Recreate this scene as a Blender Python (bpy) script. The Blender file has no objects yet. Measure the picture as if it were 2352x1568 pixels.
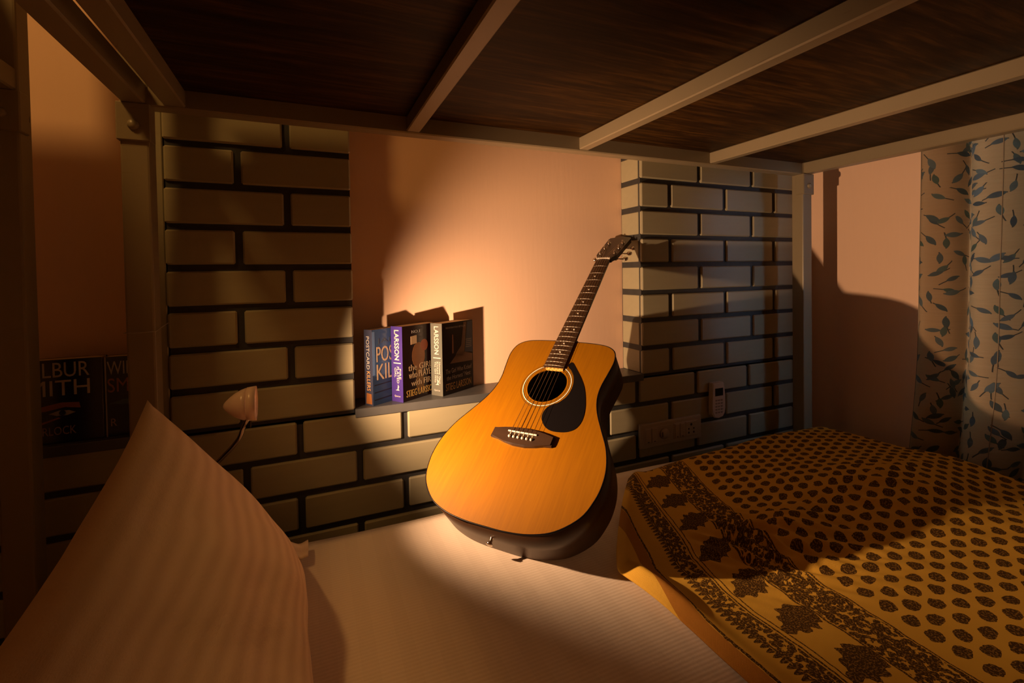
import bpy, bmesh, math, random
from mathutils import Matrix, Vector, Euler
random.seed(7)
PI = math.pi
scene = bpy.context.scene
COL = scene.collection

# ------------------------------------------------------------------ camera
yaw, pit, rol = math.radians(24.744), math.radians(1.174), math.radians(-0.875)
fw = Vector((math.sin(yaw)*math.cos(pit), math.cos(yaw)*math.cos(pit), -math.sin(pit)))
r0 = Vector((math.cos(yaw), -math.sin(yaw), 0)); u0 = r0.cross(fw)
rv = r0*math.cos(rol)+u0*math.sin(rol); uv = -r0*math.sin(rol)+u0*math.cos(rol)
cam = bpy.data.cameras.new('camera')
cam.sensor_width = 36; cam.sensor_fit = 'HORIZONTAL'
cam.lens = 1122.4/2352*36
cam.shift_x = (1176-1227.05)/2352; cam.shift_y = (650.1-784)/2352
cam.clip_start = 0.02
co = bpy.data.objects.new('camera', cam); COL.objects.link(co)
co.matrix_world = Matrix((( rv.x, uv.x, -fw.x, 0), (rv.y, uv.y, -fw.y, 0), (rv.z, uv.z, -fw.z, 0), (0, 0, 0, 1)))
scene.camera = co

# ------------------------------------------------------------------ world, light, exposure
w = bpy.data.worlds.new('sky'); scene.world = w; w.use_nodes = True
bg = w.node_tree.nodes['Background']; bg.inputs[0].default_value = (0.30, 0.45, 0.62, 1); bg.inputs[1].default_value = 0.25
scene.view_settings.view_transform = 'Standard'; scene.view_settings.look = 'None'
scene.view_settings.exposure = 0.0; scene.view_settings.gamma = 1.0
scene.view_settings.use_curve_mapping = False

LAMP = Vector((-0.095, 1.05, -0.236))          # mouth of the reading lamp
LAMP_POWER = 58.0
LAMP_COL = (1.0, 0.58, 0.30)
CEIL_POWER = 13.0
CEIL_COL = (1.0, 0.50, 0.13)
DAY_POWER = 20.0
DAY_COL = (0.42, 0.72, 1.0)

def area_light(name, loc, rot, sx, sy, power, col):
    l = bpy.data.lights.new(name, 'AREA'); l.shape = 'RECTANGLE'; l.size = sx; l.size_y = sy
    l.energy = power; l.color = col
    o = bpy.data.objects.new(name, l); COL.objects.link(o); o.location = loc; o.rotation_euler = rot
    return o
# daylight entering by the curtained window in the right wall
area_light('daylight', (2.02, 0.135, 0.275), (0, PI/2, 0), 1.40, 1.32, DAY_POWER, DAY_COL)

# ------------------------------------------------------------------ node helpers
class NT:
    def __init__(s, name):
        s.m = bpy.data.materials.new(name); s.m.use_nodes = True
        s.t = s.m.node_tree; s.b = s.t.nodes['Principled BSDF']; s.out = s.t.nodes['Material Output']
    def n(s, kind, **kw):
        x = s.t.nodes.new(kind)
        for k, v in kw.items(): setattr(x, k, v)
        return x
    def l(s, a, b): s.t.links.new(a, b)
    def put(s, sock, v):
        if isinstance(v, bpy.types.NodeSocket): s.l(v, sock)
        else: sock.default_value = v
    def M(s, op, a, b=None, c=None, clamp=False):
        x = s.n('ShaderNodeMath', operation=op, use_clamp=clamp)
        s.put(x.inputs[0], a)
        if b is not None: s.put(x.inputs[1], b)
        if c is not None: s.put(x.inputs[2], c)
        return x.outputs[0]
    def add(s, a, b): return s.M('ADD', a, b)
    def sub(s, a, b): return s.M('SUBTRACT', a, b)
    def mul(s, a, b): return s.M('MULTIPLY', a, b)
    def mx(s, a, b): return s.M('MAXIMUM', a, b)
    def lt(s, a, b): return s.M('LESS_THAN', a, b)
    def gt(s, a, b): return s.M('GREATER_THAN', a, b)
    def band(s, x, lo, hi): return s.mul(s.gt(x, lo), s.lt(x, hi))
    def line(s, x, c, hw): return s.lt(s.M('ABSOLUTE', s.sub(x, c)), hw)
    def uv(s):
        x = s.n('ShaderNodeUVMap'); x.uv_map = 'UVMap'
        sp = s.n('ShaderNodeSeparateXYZ'); s.l(x.outputs[0], sp.inputs[0])
        return x.outputs[0], sp.outputs[0], sp.outputs[1]
    def obj(s): return s.n('ShaderNodeTexCoord').outputs['Object']
    def mapping(s, vec, scale=(1,1,1), rot=(0,0,0), loc=(0,0,0)):
        x = s.n('ShaderNodeMapping'); s.l(vec, x.inputs[0]); x.inputs['Scale'].default_value = scale
        x.inputs['Rotation'].default_value = rot; x.inputs['Location'].default_value = loc
        return x.outputs[0]
    def noise(s, vec, scale, detail=4, rough=.55, out=0, dist=0):
        x = s.n('ShaderNodeTexNoise'); s.l(vec, x.inputs['Vector']); x.inputs['Scale'].default_value = scale
        x.inputs['Detail'].default_value = detail; x.inputs['Roughness'].default_value = rough
        x.inputs['Distortion'].default_value = dist
        return x.outputs[out]
    def ramp(s, fac, stops):
        x = s.n('ShaderNodeValToRGB'); s.put(x.inputs[0], fac); e = x.color_ramp.elements
        while len(e) < len(stops): e.new(.5)
        for k, (p, c) in enumerate(stops):
            e[k].position = p; e[k].color = (*c, 1) if len(c) == 3 else c
        return x.outputs[0]
    def mix(s, fac, a, b):
        x = s.n('ShaderNodeMix', data_type='RGBA'); s.put(x.inputs[0], fac)
        s.put(x.inputs[6], a if isinstance(a, bpy.types.NodeSocket) else (*a, 1))
        s.put(x.inputs[7], b if isinstance(b, bpy.types.NodeSocket) else (*b, 1))
        return x.outputs[2]
    def bump(s, h, strength=.3, dist=.002):
        x = s.n('ShaderNodeBump'); x.inputs['Strength'].default_value = strength; x.inputs['Distance'].default_value = dist
        s.l(h, x.inputs['Height']); s.l(x.outputs[0], s.b.inputs['Normal'])
    def fin(s, col=None, rough=.6, metal=0, spec=None):
        if col is not None: s.put(s.b.inputs['Base Color'], col if isinstance(col, bpy.types.NodeSocket) else (*col, 1))
        s.put(s.b.inputs['Roughness'], rough); s.b.inputs['Metallic'].default_value = metal
        if spec is not None: s.b.inputs['Specular IOR Level'].default_value = spec
        return s.m

MATS = {}
def plain(name, col, rough=.6, metal=0, var=.06, scale=40, spec=None):
    """a lightly mottled single-colour material"""
    if name in MATS: return MATS[name]
    t = NT(name); f = t.noise(t.obj(), scale, 3)
    a = tuple(max(0, c*(1-var)) for c in col); b = tuple(min(1, c*(1+var)) for c in col)
    m = t.fin(t.mix(f, a, b), rough, metal, spec); MATS[name] = m
    return m

def mat_plaster():
    t = NT('peach_plaster'); o = t.obj()
    f = t.noise(t.mapping(o, (30, 30, 3)), 3, 5); g = t.noise(o, 2.2, 3)
    c = t.mix(g, (.90, .62, .46), (.95, .67, .50)); c = t.mix(t.mul(f, .25), c, (.80, .54, .39))
    t.bump(f, .12, .002)
    return t.fin(c, .62, 0, .3)
def mat_brick():
    t = NT('cream_glazed_brick'); o = t.obj()
    oi = t.n('ShaderNodeObjectInfo')
    f = t.noise(t.mapping(o, (4, 20, 30)), 2.5, 4)
    c = t.mix(f, (.345, .315, .215), (.395, .36, .25))
    c = t.mix(t.mul(oi.outputs['Random'], .35), c, (.31, .28, .18))
    t.bump(t.noise(o, 60, 3), .05, .001)
    return t.fin(c, .34, 0, .5)
def mat_mortar():
    t = NT('black_mortar'); f = t.noise(t.obj(), 50, 4)
    t.bump(f, .3, .002)
    return t.fin(t.mix(f, (.020, .022, .026), (.045, .047, .052)), .55)
def mat_steel():
    t = NT('ivory_painted_steel'); o = t.obj(); f = t.noise(o, 9, 4); sc = t.noise(t.mapping(o, (3, 3, 60)), 4, 5)
    c = t.mix(f, (.255, .205, .130), (.29, .235, .15)); c = t.mix(t.mul(t.gt(sc, .70), .4), c, (.17, .12, .07))
    return t.fin(c, .38)
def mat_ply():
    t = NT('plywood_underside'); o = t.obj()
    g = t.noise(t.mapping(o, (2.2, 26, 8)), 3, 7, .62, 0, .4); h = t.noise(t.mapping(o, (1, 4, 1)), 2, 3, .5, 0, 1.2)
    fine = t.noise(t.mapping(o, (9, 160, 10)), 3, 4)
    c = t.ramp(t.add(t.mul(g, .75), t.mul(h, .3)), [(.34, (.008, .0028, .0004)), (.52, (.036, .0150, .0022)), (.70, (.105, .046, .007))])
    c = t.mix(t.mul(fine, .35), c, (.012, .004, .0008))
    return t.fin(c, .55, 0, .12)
def mat_sheet():
    t = NT('white_satin_stripe_sheet'); v, u, w_ = t.uv()
    nz = t.noise(v, 5, 3)
    s = t.M('SINE', t.mul(t.add(w_, t.mul(nz, .006)), 2*PI/.0075))
    s2 = t.M('SINE', t.mul(u, 2*PI/.055))
    k = t.add(t.mul(s, .5), .5)
    c = t.mix(t.mul(k, .30), (.83, .72, .62), (.66, .54, .44))
    c = t.mix(t.mul(t.gt(s2, .2), .10), c, (.55, .44, .36))
    t.bump(t.add(t.mul(k, .3), t.noise(v, 30, 4)), .35, .0018)
    return t.fin(c, .7, 0, .2)
def mat_pillowcase():
    t = NT('white_striped_pillowcase'); v, u, w_ = t.uv()
    s = t.M('SINE', t.mul(t.add(w_, t.mul(t.noise(v, 3, 2), .05)), 2*PI*15))
    k = t.add(t.mul(s, .5), .5)
    c = t.mix(t.mul(k, .42), (.84, .67, .52), (.58, .42, .30))
    t.bump(t.add(t.noise(v, 9, 4), t.mul(t.noise(t.mapping(v, (300, 300, 1)), 1, 2), .08)), .5, .012)
    return t.fin(c, .75, 0, .2)
def mat_quilt():
    """block print: border bands, row of leaf blocks, then a field of small ovals (flat print)"""
    t = NT('block_printed_quilt'); v, u, w_ = t.uv()
    dist = t.n('ShaderNodeTexNoise'); t.l(v, dist.inputs['Vector']); dist.inputs['Scale'].default_value = 60; dist.inputs['Detail'].default_value = 3
    dx = t.mul(t.sub(dist.outputs[0], .5), .013)
    U = t.add(u, dx); V = t.add(w_, t.mul(t.sub(t.noise(v, 47, 3), .5), .013))
    fl = t.noise(v, 150, 3, .7); vor = t.n('ShaderNodeTexVoronoi'); t.l(v, vor.inputs['Vector']); vor.inputs['Scale'].default_value = 130
    floral = t.lt(t.add(vor.outputs[0], t.mul(fl, .9)), 1.13)
    # field of ovals, offset rows
    ax, ay = .036, .034
    row = t.M('FLOOR', t.M('DIVIDE', U, ax))
    odd = t.M('MODULO', t.M('ABSOLUTE', row), 2.0)
    fu = t.mul(t.sub(t.M('FRACT', t.M('DIVIDE', U, ax)), .5), ax)
    fv = t.mul(t.sub(t.M('FRACT', t.add(t.M('DIVIDE', V, ay), t.mul(odd, .5))), .5), ay)
    d = t.add(t.M('POWER', t.M('DIVIDE', fu, .0135), 2.0), t.M('POWER', t.M('DIVIDE', fv, .0115), 2.0))
    oval = t.mul(t.lt(d, 1.0), t.gt(row, 8.5))
    # leaf blocks
    pv = t.mul(t.sub(t.M('FRACT', t.M('DIVIDE', t.add(V, .03), .100)), .5), .100)
    pu = t.sub(U, .184)
    ru = t.add(t.mul(pu, .94), t.mul(pv, .34)); rv_ = t.sub(t.mul(pv, .94), t.mul(pu, .34))
    wid = t.mul(t.sub(1.0, t.M('POWER', t.M('DIVIDE', ru, .047), 2.0)), t.add(t.add(.029, t.mul(ru, .30)), t.mul(t.M('SINE', t.mul(ru, 300.0)), .005)))
    leaf = t.mul(t.lt(t.M('ABSOLUTE', rv_), wid), t.lt(t.M('ABSOLUTE', ru), .047))
    fringe = t.mul(t.M('ABSOLUTE', t.M('SINE', t.mul(w_, PI/.011))), .013)
    b1 = t.mul(t.gt(t.add(u, fringe), .094), t.lt(u, .130))
    b1 = t.mul(b1, t.mx(floral, t.lt(u, .094)))
    b2 = t.mul(t.band(U, .228, .300), floral)
    m = t.mx(oval, t.mx(leaf, t.mx(b1, b2)))
    for c_, hw in ((.097, .0016), (.134, .0016), (.143, .0012), (.225, .0018), (.303, .0014), (.046, .0022)):
        m = t.mx(m, t.line(t.add(u, t.mul(dx, .3)), c_, hw))
    inner = t.noise(v, 330, 2)
    ink = t.mix(t.gt(inner, .54), (.075, .038, .010), (.30, .165, .030))
    ground = t.mix(t.noise(v, 12, 4), (.70, .41, .052), (.82, .49, .075))
    ground = t.mix(t.line(u, .030, .013), ground, (.46, .20, .03))
    wv = t.mul(t.M('SINE', t.mul(u, 2*PI/.0016)), t.M('SINE', t.mul(w_, 2*PI/.0016)))
    t.bump(t.add(t.noise(v, 55, 4), t.mul(wv, .15)), .5, .003)
    return t.fin(t.mix(m, ground, ink), .8, 0, .15)
def mat_curtain():
    t = NT('leaf_printed_curtain'); v, u, w_ = t.uv()
    def leaves(scale, off, ln, wd):
        vec = t.mapping(v, (1, 1, 1), (0, 0, 0), (off, off*1.7, 0))
        vo = t.n('ShaderNodeTexVoronoi', voronoi_dimensions='2D'); t.l(vec, vo.inputs['Vector']); vo.inputs['Scale'].default_value = scale
        vo.inputs['Randomness'].default_value = .75
        sb = t.n('ShaderNodeVectorMath', operation='SUBTRACT'); t.l(vec, sb.inputs[0]); t.l(vo.outputs['Position'], sb.inputs[1])
        sp = t.n('ShaderNodeSeparateXYZ'); t.l(sb.outputs[0], sp.inputs[0])
        sc = t.n('ShaderNodeSeparateColor'); t.l(vo.outputs['Color'], sc.inputs[0])
        a = t.mul(sc.outputs[0], 2*PI)
        c, s = t.M('COSINE', a), t.M('SINE', a)
        x = t.add(t.mul(sp.outputs[0], c), t.mul(sp.outputs[1], s)); y = t.sub(t.mul(sp.outputs[1], c), t.mul(sp.outputs[0], s))
        wid = t.mul(t.sub(1.0, t.M('POWER', t.M('DIVIDE', x, ln), 2.0)), wd)
        lf = t.lt(t.M('ABSOLUTE', y), wid)
        keep = t.gt(sc.outputs[1], .22)
        stem = t.mul(t.lt(t.M('ABSOLUTE', t.add(y, t.mul(t.M('POWER', x, 2.0), 4.0))), .0013), t.band(x, -ln*2.0, ln))
        return t.mul(lf, keep), t.mul(stem, keep), sc.outputs[2]
    l1, s1, k1 = leaves(17.0, .0, .0185, .0076)
    l2, s2, k2 = leaves(15.0, .37, .016, .0068)
    l3, s3, k3 = leaves(19.0, .71, .0165, .0062)
    base = t.mix(t.noise(t.mapping(v, (1, 40, 1)), 6, 4), (.52, .38, .24), (.62, .46, .30))
    lc = t.mix(k1, (.11, .15, .17), (.20, .26, .28))
    lc2 = t.mix(k2, (.12, .18, .15), (.20, .26, .27))
    c = t.mix(t.mx(t.mx(s1, s2), s3), base, (.10, .11, .11)); c = t.mix(l2, c, lc2); c = t.mix(l3, c, t.mix(k3, (.10, .14, .17), (.18, .22, .23))); c = t.mix(l1, c, lc)
    wv = t.M('SINE', t.mul(w_, 2*PI/.004))
    t.bump(t.add(wv, t.mul(t.noise(v, 40, 3), 2)), .25, .0015)
    t.fin(c, .65, 0, .25)
    tr = t.n('ShaderNodeBsdfTranslucent'); t.l(c, tr.inputs[0])
    ms = t.n('ShaderNodeMixShader'); ms.inputs[0].default_value = .45
    t.l(t.b.outputs[0], ms.inputs[1]); t.l(tr.outputs[0], ms.inputs[2]); t.l(ms.outputs[0], t.out.inputs[0])
    return t.m
def mat_spruce():
    t = NT('amber_spruce_top'); o = t.obj()
    g = t.noise(t.mapping(o, (70, 3.0, 3)), 3, 5, .6); h = t.noise(t.mapping(o, (9, 1.3, 1)), 2, 3)
    c = t.ramp(t.add(t.mul(g, .55), t.mul(h, .45)), [(.28, (.215, .082, 0)), (.55, (.275, .108, 0)), (.78, (.33, .135, 0))])
    t.b.inputs['Coat Weight'].default_value = .04; t.b.inputs['Coat Roughness'].default_value = .12
    return t.fin(c, .48, 0, .22)
def mat_darkwood(name, a, b, rough=.3, coat=.3, sc=(3, 40, 40)):
    t = NT(name); g = t.noise(t.mapping(t.obj(), sc), 3, 5, .6)
    t.b.inputs['Coat Weight'].default_value = coat; t.b.inputs['Coat Roughness'].default_value = .1
    return t.fin(t.mix(g, a, b), rough)
def mat_floor():
    t = NT('brown_floor_tile'); o = t.obj(); f = t.noise(o, 6, 4)
    return t.fin(t.mix(f, (.22, .15, .09), (.30, .21, .13)), .4)
def mat_glass():
    t = NT('window_glass'); t.b.inputs['Transmission Weight'].default_value = 1.0; t.b.inputs['IOR'].default_value = 1.02
    return t.fin(t.mix(t.noise(t.obj(), 3), (.9, .95, 1), (.95, .97, 1)), .02)
def mat_emit(name, col, s):
    t = NT(name); t.b.inputs['Emission Color'].default_value = (*col, 1); t.b.inputs['Emission Strength'].default_value = s
    return t.fin(t.mix(t.noise(t.obj(), 5), col, col), .5)

PLASTER, BRICK, MORTAR, STEEL, PLY = mat_plaster(), mat_brick(), mat_mortar(), mat_steel(), mat_ply()
SHEET, PCASE, QUILT, CURTAIN, SPRUCE = mat_sheet(), mat_pillowcase(), mat_quilt(), mat_curtain(), mat_spruce()
SIDEWOOD = mat_darkwood('dark_mahogany_side', (.030, .013, .006), (.060, .027, .012), .40, .05)
ROSEWOOD = mat_darkwood('rosewood', (.022, .010, .005), (.050, .023, .010), .42, .05)
NECKWOOD = mat_darkwood('dark_neck_wood', (.014, .007, .004), (.03, .013, .007), .35, .15)
HEADWOOD = mat_darkwood('glossy_head_veneer', (.016, .008, .005), (.036, .018, .009), .35, .15)
BLACKPL = plain('black_plastic', (.006, .005, .006), .34, spec=.15)
IVORY = plain('ivory_plastic', (.82, .76, .66), .35)
CHROME = plain('chrome', (.72, .66, .60), .14, 1.0)
LEDGEM = plain('dark_grey_ledge', (.085, .088, .095), .38, 0, .25, 14)
SWITCHM = plain('ivory_switch_plate', (.42, .36, .30), .35)
DARKM = plain('dark_hole', (.02, .018, .018), .5)
FLOORM, GLASSM = mat_floor(), mat_glass()
CEILM = plain('off_white_ceiling_paint', (.70, .60, .48), .8, 0, .05, 6)
PAGEM = plain('yellowed_paper', (.62, .47, .27), .8, 0, .15, 120)

# ------------------------------------------------------------------ mesh helpers
def wloc(p):
    v = Vector((0, 0, 0))
    while p is not None: v = v + p.location; p = p.parent
    return v
def obj(name, bm, mat, parent=None, local=False, smooth=False, recalc=True):
    if recalc: bmesh.ops.recalc_face_normals(bm, faces=bm.faces[:])
    if parent is not None and not local: bm.transform(Matrix.Translation(-wloc(parent)))
    me = bpy.data.meshes.new(name); bm.to_mesh(me); bm.free()
    if smooth:
        for p in me.polygons: p.use_smooth = True
    me.materials.append(mat)
    o = bpy.data.objects.new(name, me); COL.objects.link(o); o.parent = parent
    return o
def tag(o, label=None, cat=None, group=None, kind=None):
    if label: o['label'] = label
    if cat: o['category'] = cat
    if group: o['group'] = group
    if kind: o['kind'] = kind
    return o
def empty(name, loc, label=None, cat=None, group=None):
    o = bpy.data.objects.new(name, None); COL.objects.link(o); o.location = loc; o.empty_display_size = .05
    return tag(o, label, cat, group)
def add_box(bm, x0, x1, y0, y1, z0, z1, bev=0, seg=1):
    vs = [bm.verts.new((x, y, z)) for x in (x0, x1) for y in (y0, y1) for z in (z0, z1)]
    fs = [bm.faces.new([vs[i] for i in f]) for f in ((0,1,3,2), (4,6,7,5), (0,4,5,1), (2,3,7,6), (0,2,6,4), (1,5,7,3))]
    if bev:
        es = {e for f in fs for e in f.edges}
        bmesh.ops.bevel(bm, geom=list(es), offset=bev, segments=seg, affect='EDGES', profile=.5)
def box(name, b, mat, parent=None, bev=0, seg=1, local=False, smooth=False):
    bm = bmesh.new(); add_box(bm, *b, bev, seg)
    return obj(name, bm, mat, parent, local, smooth)
def add_tube(bm, pts, r, n=10, cap=True, taper=None):
    pts = [Vector(p) for p in pts]; rings = []; up = None
    for i, p in enumerate(pts):
        d = (pts[min(i+1, len(pts)-1)]-pts[max(i-1, 0)]).normalized()
        if up is None: up = d.orthogonal().normalized()
        up = (up-d*up.dot(d)).normalized(); s = d.cross(up)
        rr = r if taper is None else taper[i]
        rings.append([bm.verts.new(p+(up*math.cos(a)+s*math.sin(a))*rr) for a in [2*PI*k/n for k in range(n)]])
    for a, b in zip(rings, rings[1:]):
        for k in range(n): bm.faces.new((a[k], a[(k+1) % n], b[(k+1) % n], b[k]))
    if cap: bm.faces.new(rings[0][::-1]); bm.faces.new(rings[-1])
def tube(name, pts, r, mat, parent=None, n=10, local=False, taper=None):
    bm = bmesh.new(); add_tube(bm, pts, r, n, True, taper); return obj(name, bm, mat, parent, local, True)
def add_lathe(bm, prof, mat4, n=28, close=False):
    """prof: (radius, height) turned round local z, then moved by mat4"""
    rings = []
    for r, h in prof:
        if r < 1e-6: rings.append([bm.verts.new(mat4 @ Vector((0, 0, h)))])
        else: rings.append([bm.verts.new(mat4 @ Vector((r*math.cos(2*PI*k/n), r*math.sin(2*PI*k/n), h))) for k in range(n)])
    for a, b in zip(rings, rings[1:]):
        for k in range(n):
            if len(a) == 1 and len(b) == 1: continue
            if len(a) == 1: bm.faces.new((a[0], b[k], b[(k+1) % n]))
            elif len(b) == 1: bm.faces.new((a[k], a[(k+1) % n], b[0]))
            else: bm.faces.new((a[k], a[(k+1) % n], b[(k+1) % n], b[k]))
def lathe(name, prof, mat4, mat, parent=None, n=28, local=False):
    bm = bmesh.new(); add_lathe(bm, prof, mat4, n); return obj(name, bm, mat, parent, local, True)
def prism(name, pts, z0, z1, mat, parent=None, local=True, bev=0):
    """flat outline (x, y) with thickness z0..z1"""
    bm = bmesh.new(); a = [bm.verts.new((x, y, z0)) for x, y in pts]; b = [bm.verts.new((x, y, z1)) for x, y in pts]
    n = len(pts); bm.faces.new(a[::-1]); top = bm.faces.new(b)
    for k in range(n): bm.faces.new((a[k], a[(k+1) % n], b[(k+1) % n], b[k]))
    if bev: bmesh.ops.bevel(bm, geom=list(top.edges), offset=bev, segments=2, affect='EDGES')
    return obj(name, bm, mat, parent, local)
def catmull(P, sub=6):
    n = len(P); out = []
    for i in range(n):
        p0, p1, p2, p3 = P[i-1], P[i], P[(i+1) % n], P[(i+2) % n]
        for k in range(sub):
            t = k/sub
            out.append(tuple(.5*(2*b+(c-a)*t+(2*a-5*b+4*c-d)*t*t+(3*b-a-3*c+d)*t**3) for a, b, c, d in zip(p0, p1, p2, p3)))
    return out
def orient(origin, xdir, ydir):
    x = Vector(xdir).normalized(); y = Vector(ydir); y = (y-x*y.dot(x)).normalized(); z = x.cross(y)
    return Matrix(((x.x, y.x, z.x, origin[0]), (x.y, y.y, z.y, origin[1]), (x.z, y.z, z.z, origin[2]), (0, 0, 0, 1)))
def text(name, body, mat4, width, height, mat, parent, extrude=.0003, bold=.0):
    """lettering fitted into width x height, lower left corner at mat4's origin, in the parent's local frame"""
    cu = bpy.data.curves.new(name, 'FONT'); cu.body = body; cu.size = 1.0; cu.extrude = 0.0; cu.offset = bold
    cu.resolution_u = 3; cu.space_line = .85
    tmp = bpy.data.objects.new(name, cu); COL.objects.link(tmp)
    dg = bpy.context.evaluated_depsgraph_get(); me = bpy.data.meshes.new_from_object(tmp.evaluated_get(dg))
    bpy.data.objects.remove(tmp); bpy.data.curves.remove(cu)
    xs = [v.co.x for v in me.vertices]; ys = [v.co.y for v in me.vertices]
    sx = width/(max(xs)-min(xs)); sy = height/(max(ys)-min(ys)); x0, y0 = min(xs), min(ys)
    bm = bmesh.new(); bm.from_mesh(me); bpy.data.meshes.remove(me)
    for v in bm.verts: v.co = Vector(((v.co.x-x0)*sx, (v.co.y-y0)*sy, 0))
    ex = bmesh.ops.extrude_face_region(bm, geom=bm.faces[:])
    for g in ex['geom']:
        if isinstance(g, bmesh.types.BMVert): g.co.z += extrude
    bm.transform(mat4)
    return obj(name, bm, mat, parent, True, recalc=True)
def grid_mesh(nu, nv, fn, uvfn):
    bm = bmesh.new(); lay = bm.loops.layers.uv.new('UVMap')
    vs = [[bm.verts.new(fn(i/nu, j/nv)) for j in range(nv+1)] for i in range(nu+1)]
    for i in range(nu):
        for j in range(nv):
            f = bm.faces.new((vs[i][j], vs[i+1][j], vs[i+1][j+1], vs[i][j+1]))
            for lp, (a, b) in zip(f.loops, ((i, j), (i+1, j), (i+1, j+1), (i, j+1))): lp[lay].uv = uvfn(a/nu, b/nv)
    return bm, vs
def sstep(x, a, b):
    t = max(0, min(1, (x-a)/(b-a))); return t*t*(3-2*t)

# ------------------------------------------------------------------ the room
FLOOR, CEIL = -1.07, 1.62
XL, XR, YB, YF = -2.7, 1.80, 1.411, -2.0
D = 1.297            # front of the bricks
Z0, PZ = .297, .0914 # first joint line, course height
wall = box('wall_back', (XL-.1, XR+.1, YB, YB+.15, FLOOR, CEIL), PLASTER); tag(wall, 'peach plastered back wall with cream brick piers and niches', kind='structure')
tag(box('floor', (XL-.1, XR+.1, YF-.1, YB+.15, FLOOR-.1, FLOOR), FLOORM), 'brown tiled floor under the bunk beds', kind='structure')
tag(box('ceiling', (XL-.1, XR+.1, YF-.1, YB+.15, CEIL, CEIL+.1), CEILM), 'off white painted ceiling of the room', kind='structure')
tag(box('wall_left', (XL-.1, XL, YF, YB, FLOOR, CEIL), PLASTER), 'peach plastered left wall of the room', kind='structure')
tag(box('wall_front', (XL-.1, XR+.1, YF-.1, YF, FLOOR, CEIL), PLASTER), 'peach plastered wall facing the bunks', kind='structure')
# right wall with the window opening y -.55 .. .82, z -.45 .. 1.0
wy0, wy1, wz0, wz1 = -.55, .82, -.45, 1.0
bm = bmesh.new()
add_box(bm, XR, XR+.12, wy1, YB, FLOOR, CEIL); add_box(bm, XR, XR+.12, YF, wy0, FLOOR, CEIL)
add_box(bm, XR, XR+.12, wy0, wy1, FLOOR, wz0); add_box(bm, XR, XR+.12, wy0, wy1, wz1, CEIL)
tag(obj('wall_right', bm, PLASTER), 'peach plastered right wall beside the curtain', kind='structure')
win = empty('window_1', (XR+.06, (wy0+wy1)/2, wz0)); tag(win, 'window in the right wall behind the curtain', kind='structure')
for b in ((wy0, wy1, wz0, wz0+.05), (wy0, wy1, wz1-.05, wz1), (wy0, wy0+.05, wz0, wz1), (wy1-.05, wy1, wz0, wz1), (.05, .10, wz0, wz1)):
    box('window_frame', (XR+.04, XR+.08, *b), STEEL, win, .003)
for b in ((wy0+.05, .05), (.10, wy1-.05)):
    box('pane', (XR+.057, XR+.062, *b, wz0+.05, wz1-.05), GLASSM, win)

# --- brick piers: black mortar cores, then each brick on its own
def core(x0, x1, z0, z1): return box('mortar_core', (x0, x1, D+.008, YB-.0005, z0, z1), MORTAR, wall)
core(-.279, .0975, -.345, CEIL); core(.986, XR, -.345, CEIL); core(XL, XR, FLOOR, -.357)
core(XL, -1.45, -.345, CEIL)
cache = {}
def brick(x0, x1, z0, z1, y0=D, y1=D+.0135, name='brick'):
    w_, h, d = round(x1-x0, 4), round(z1-z0, 4), round(y1-y0, 4)
    if (w_, h, d) not in cache:
        bm = bmesh.new(); add_box(bm, -w_/2, w_/2, -d/2, d/2, -h/2, h/2, .0035)
        me = bpy.data.meshes.new('brick'); bmesh.ops.recalc_face_normals(bm, faces=bm.faces[:]); bm.to_mesh(me); bm.free(); me.materials.append(BRICK)
        cache[(w_, h, d)] = me
    o = bpy.data.objects.new(name, cache[(w_, h, d)]); COL.objects.link(o); o.parent = wall
    o.location = ((x0+x1)/2+random.uniform(-.0006, .0006), (y0+y1)/2+random.uniform(-.0012, .0012), (z0+z1)/2+random.uniform(-.0005, .0005))
    o.rotation_euler = (0, random.uniform(-.002, .002), random.uniform(-.003, .003))
    return o
J = .0075            # half joint
def course(r, joints, xa, xb):
    zt, zb = Z0-(r-1)*PZ-J, Z0-r*PZ+J
    e = [xa]+[j for j in joints if xa+.03 < j < xb-.03]+[xb]
    for k in range(len(e)-1):
        brick(e[k]+(J if k else 0), e[k+1]-(J if k < len(e)-2 else 0), zt, zb)
    return zt, zb
for r in range(-3, 8):
    ev = r % 2 == 0
    zt, zb = course(r, [-.0425] if ev else [-.1435], -.281, .0985)
    course(r, [1.231, 1.482] if ev else [1.103, 1.350, 1.597], .985, 1.797)
    # the return of the right pier faces the niche: a thinner slip of its own
    o = brick(.9845, .996, zt, zb, D+.0165, YB-.001)
    o = brick(.088, .0985, zt, zb, D+.0165, YB-.001); o = brick(-.281, -.270, zt, zb, D+.0165, YB-.001)
box('added_gap_strip', (-.3015, -.2825, D+.006, YB-.001, -.334, CEIL), BRICK, wall, .002)  # added strip, hides lit niche plaster where the gap is in shade
for r in range(8, 14):
    s = -.0275 if r % 2 == 0 else -.1405
    course(r, [s+.2475*k for k in range(-12, 8)], -1.6, 1.797)
# ledges in the niches
box('ledge', (.0985, .985, D-.004, YB, -.356, -.334), LEDGEM, wall, .0015)
box('ledge', (-1.45, -.2815, D-.004, YB, -.356, -.334), LEDGEM, wall, .0015)

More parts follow.
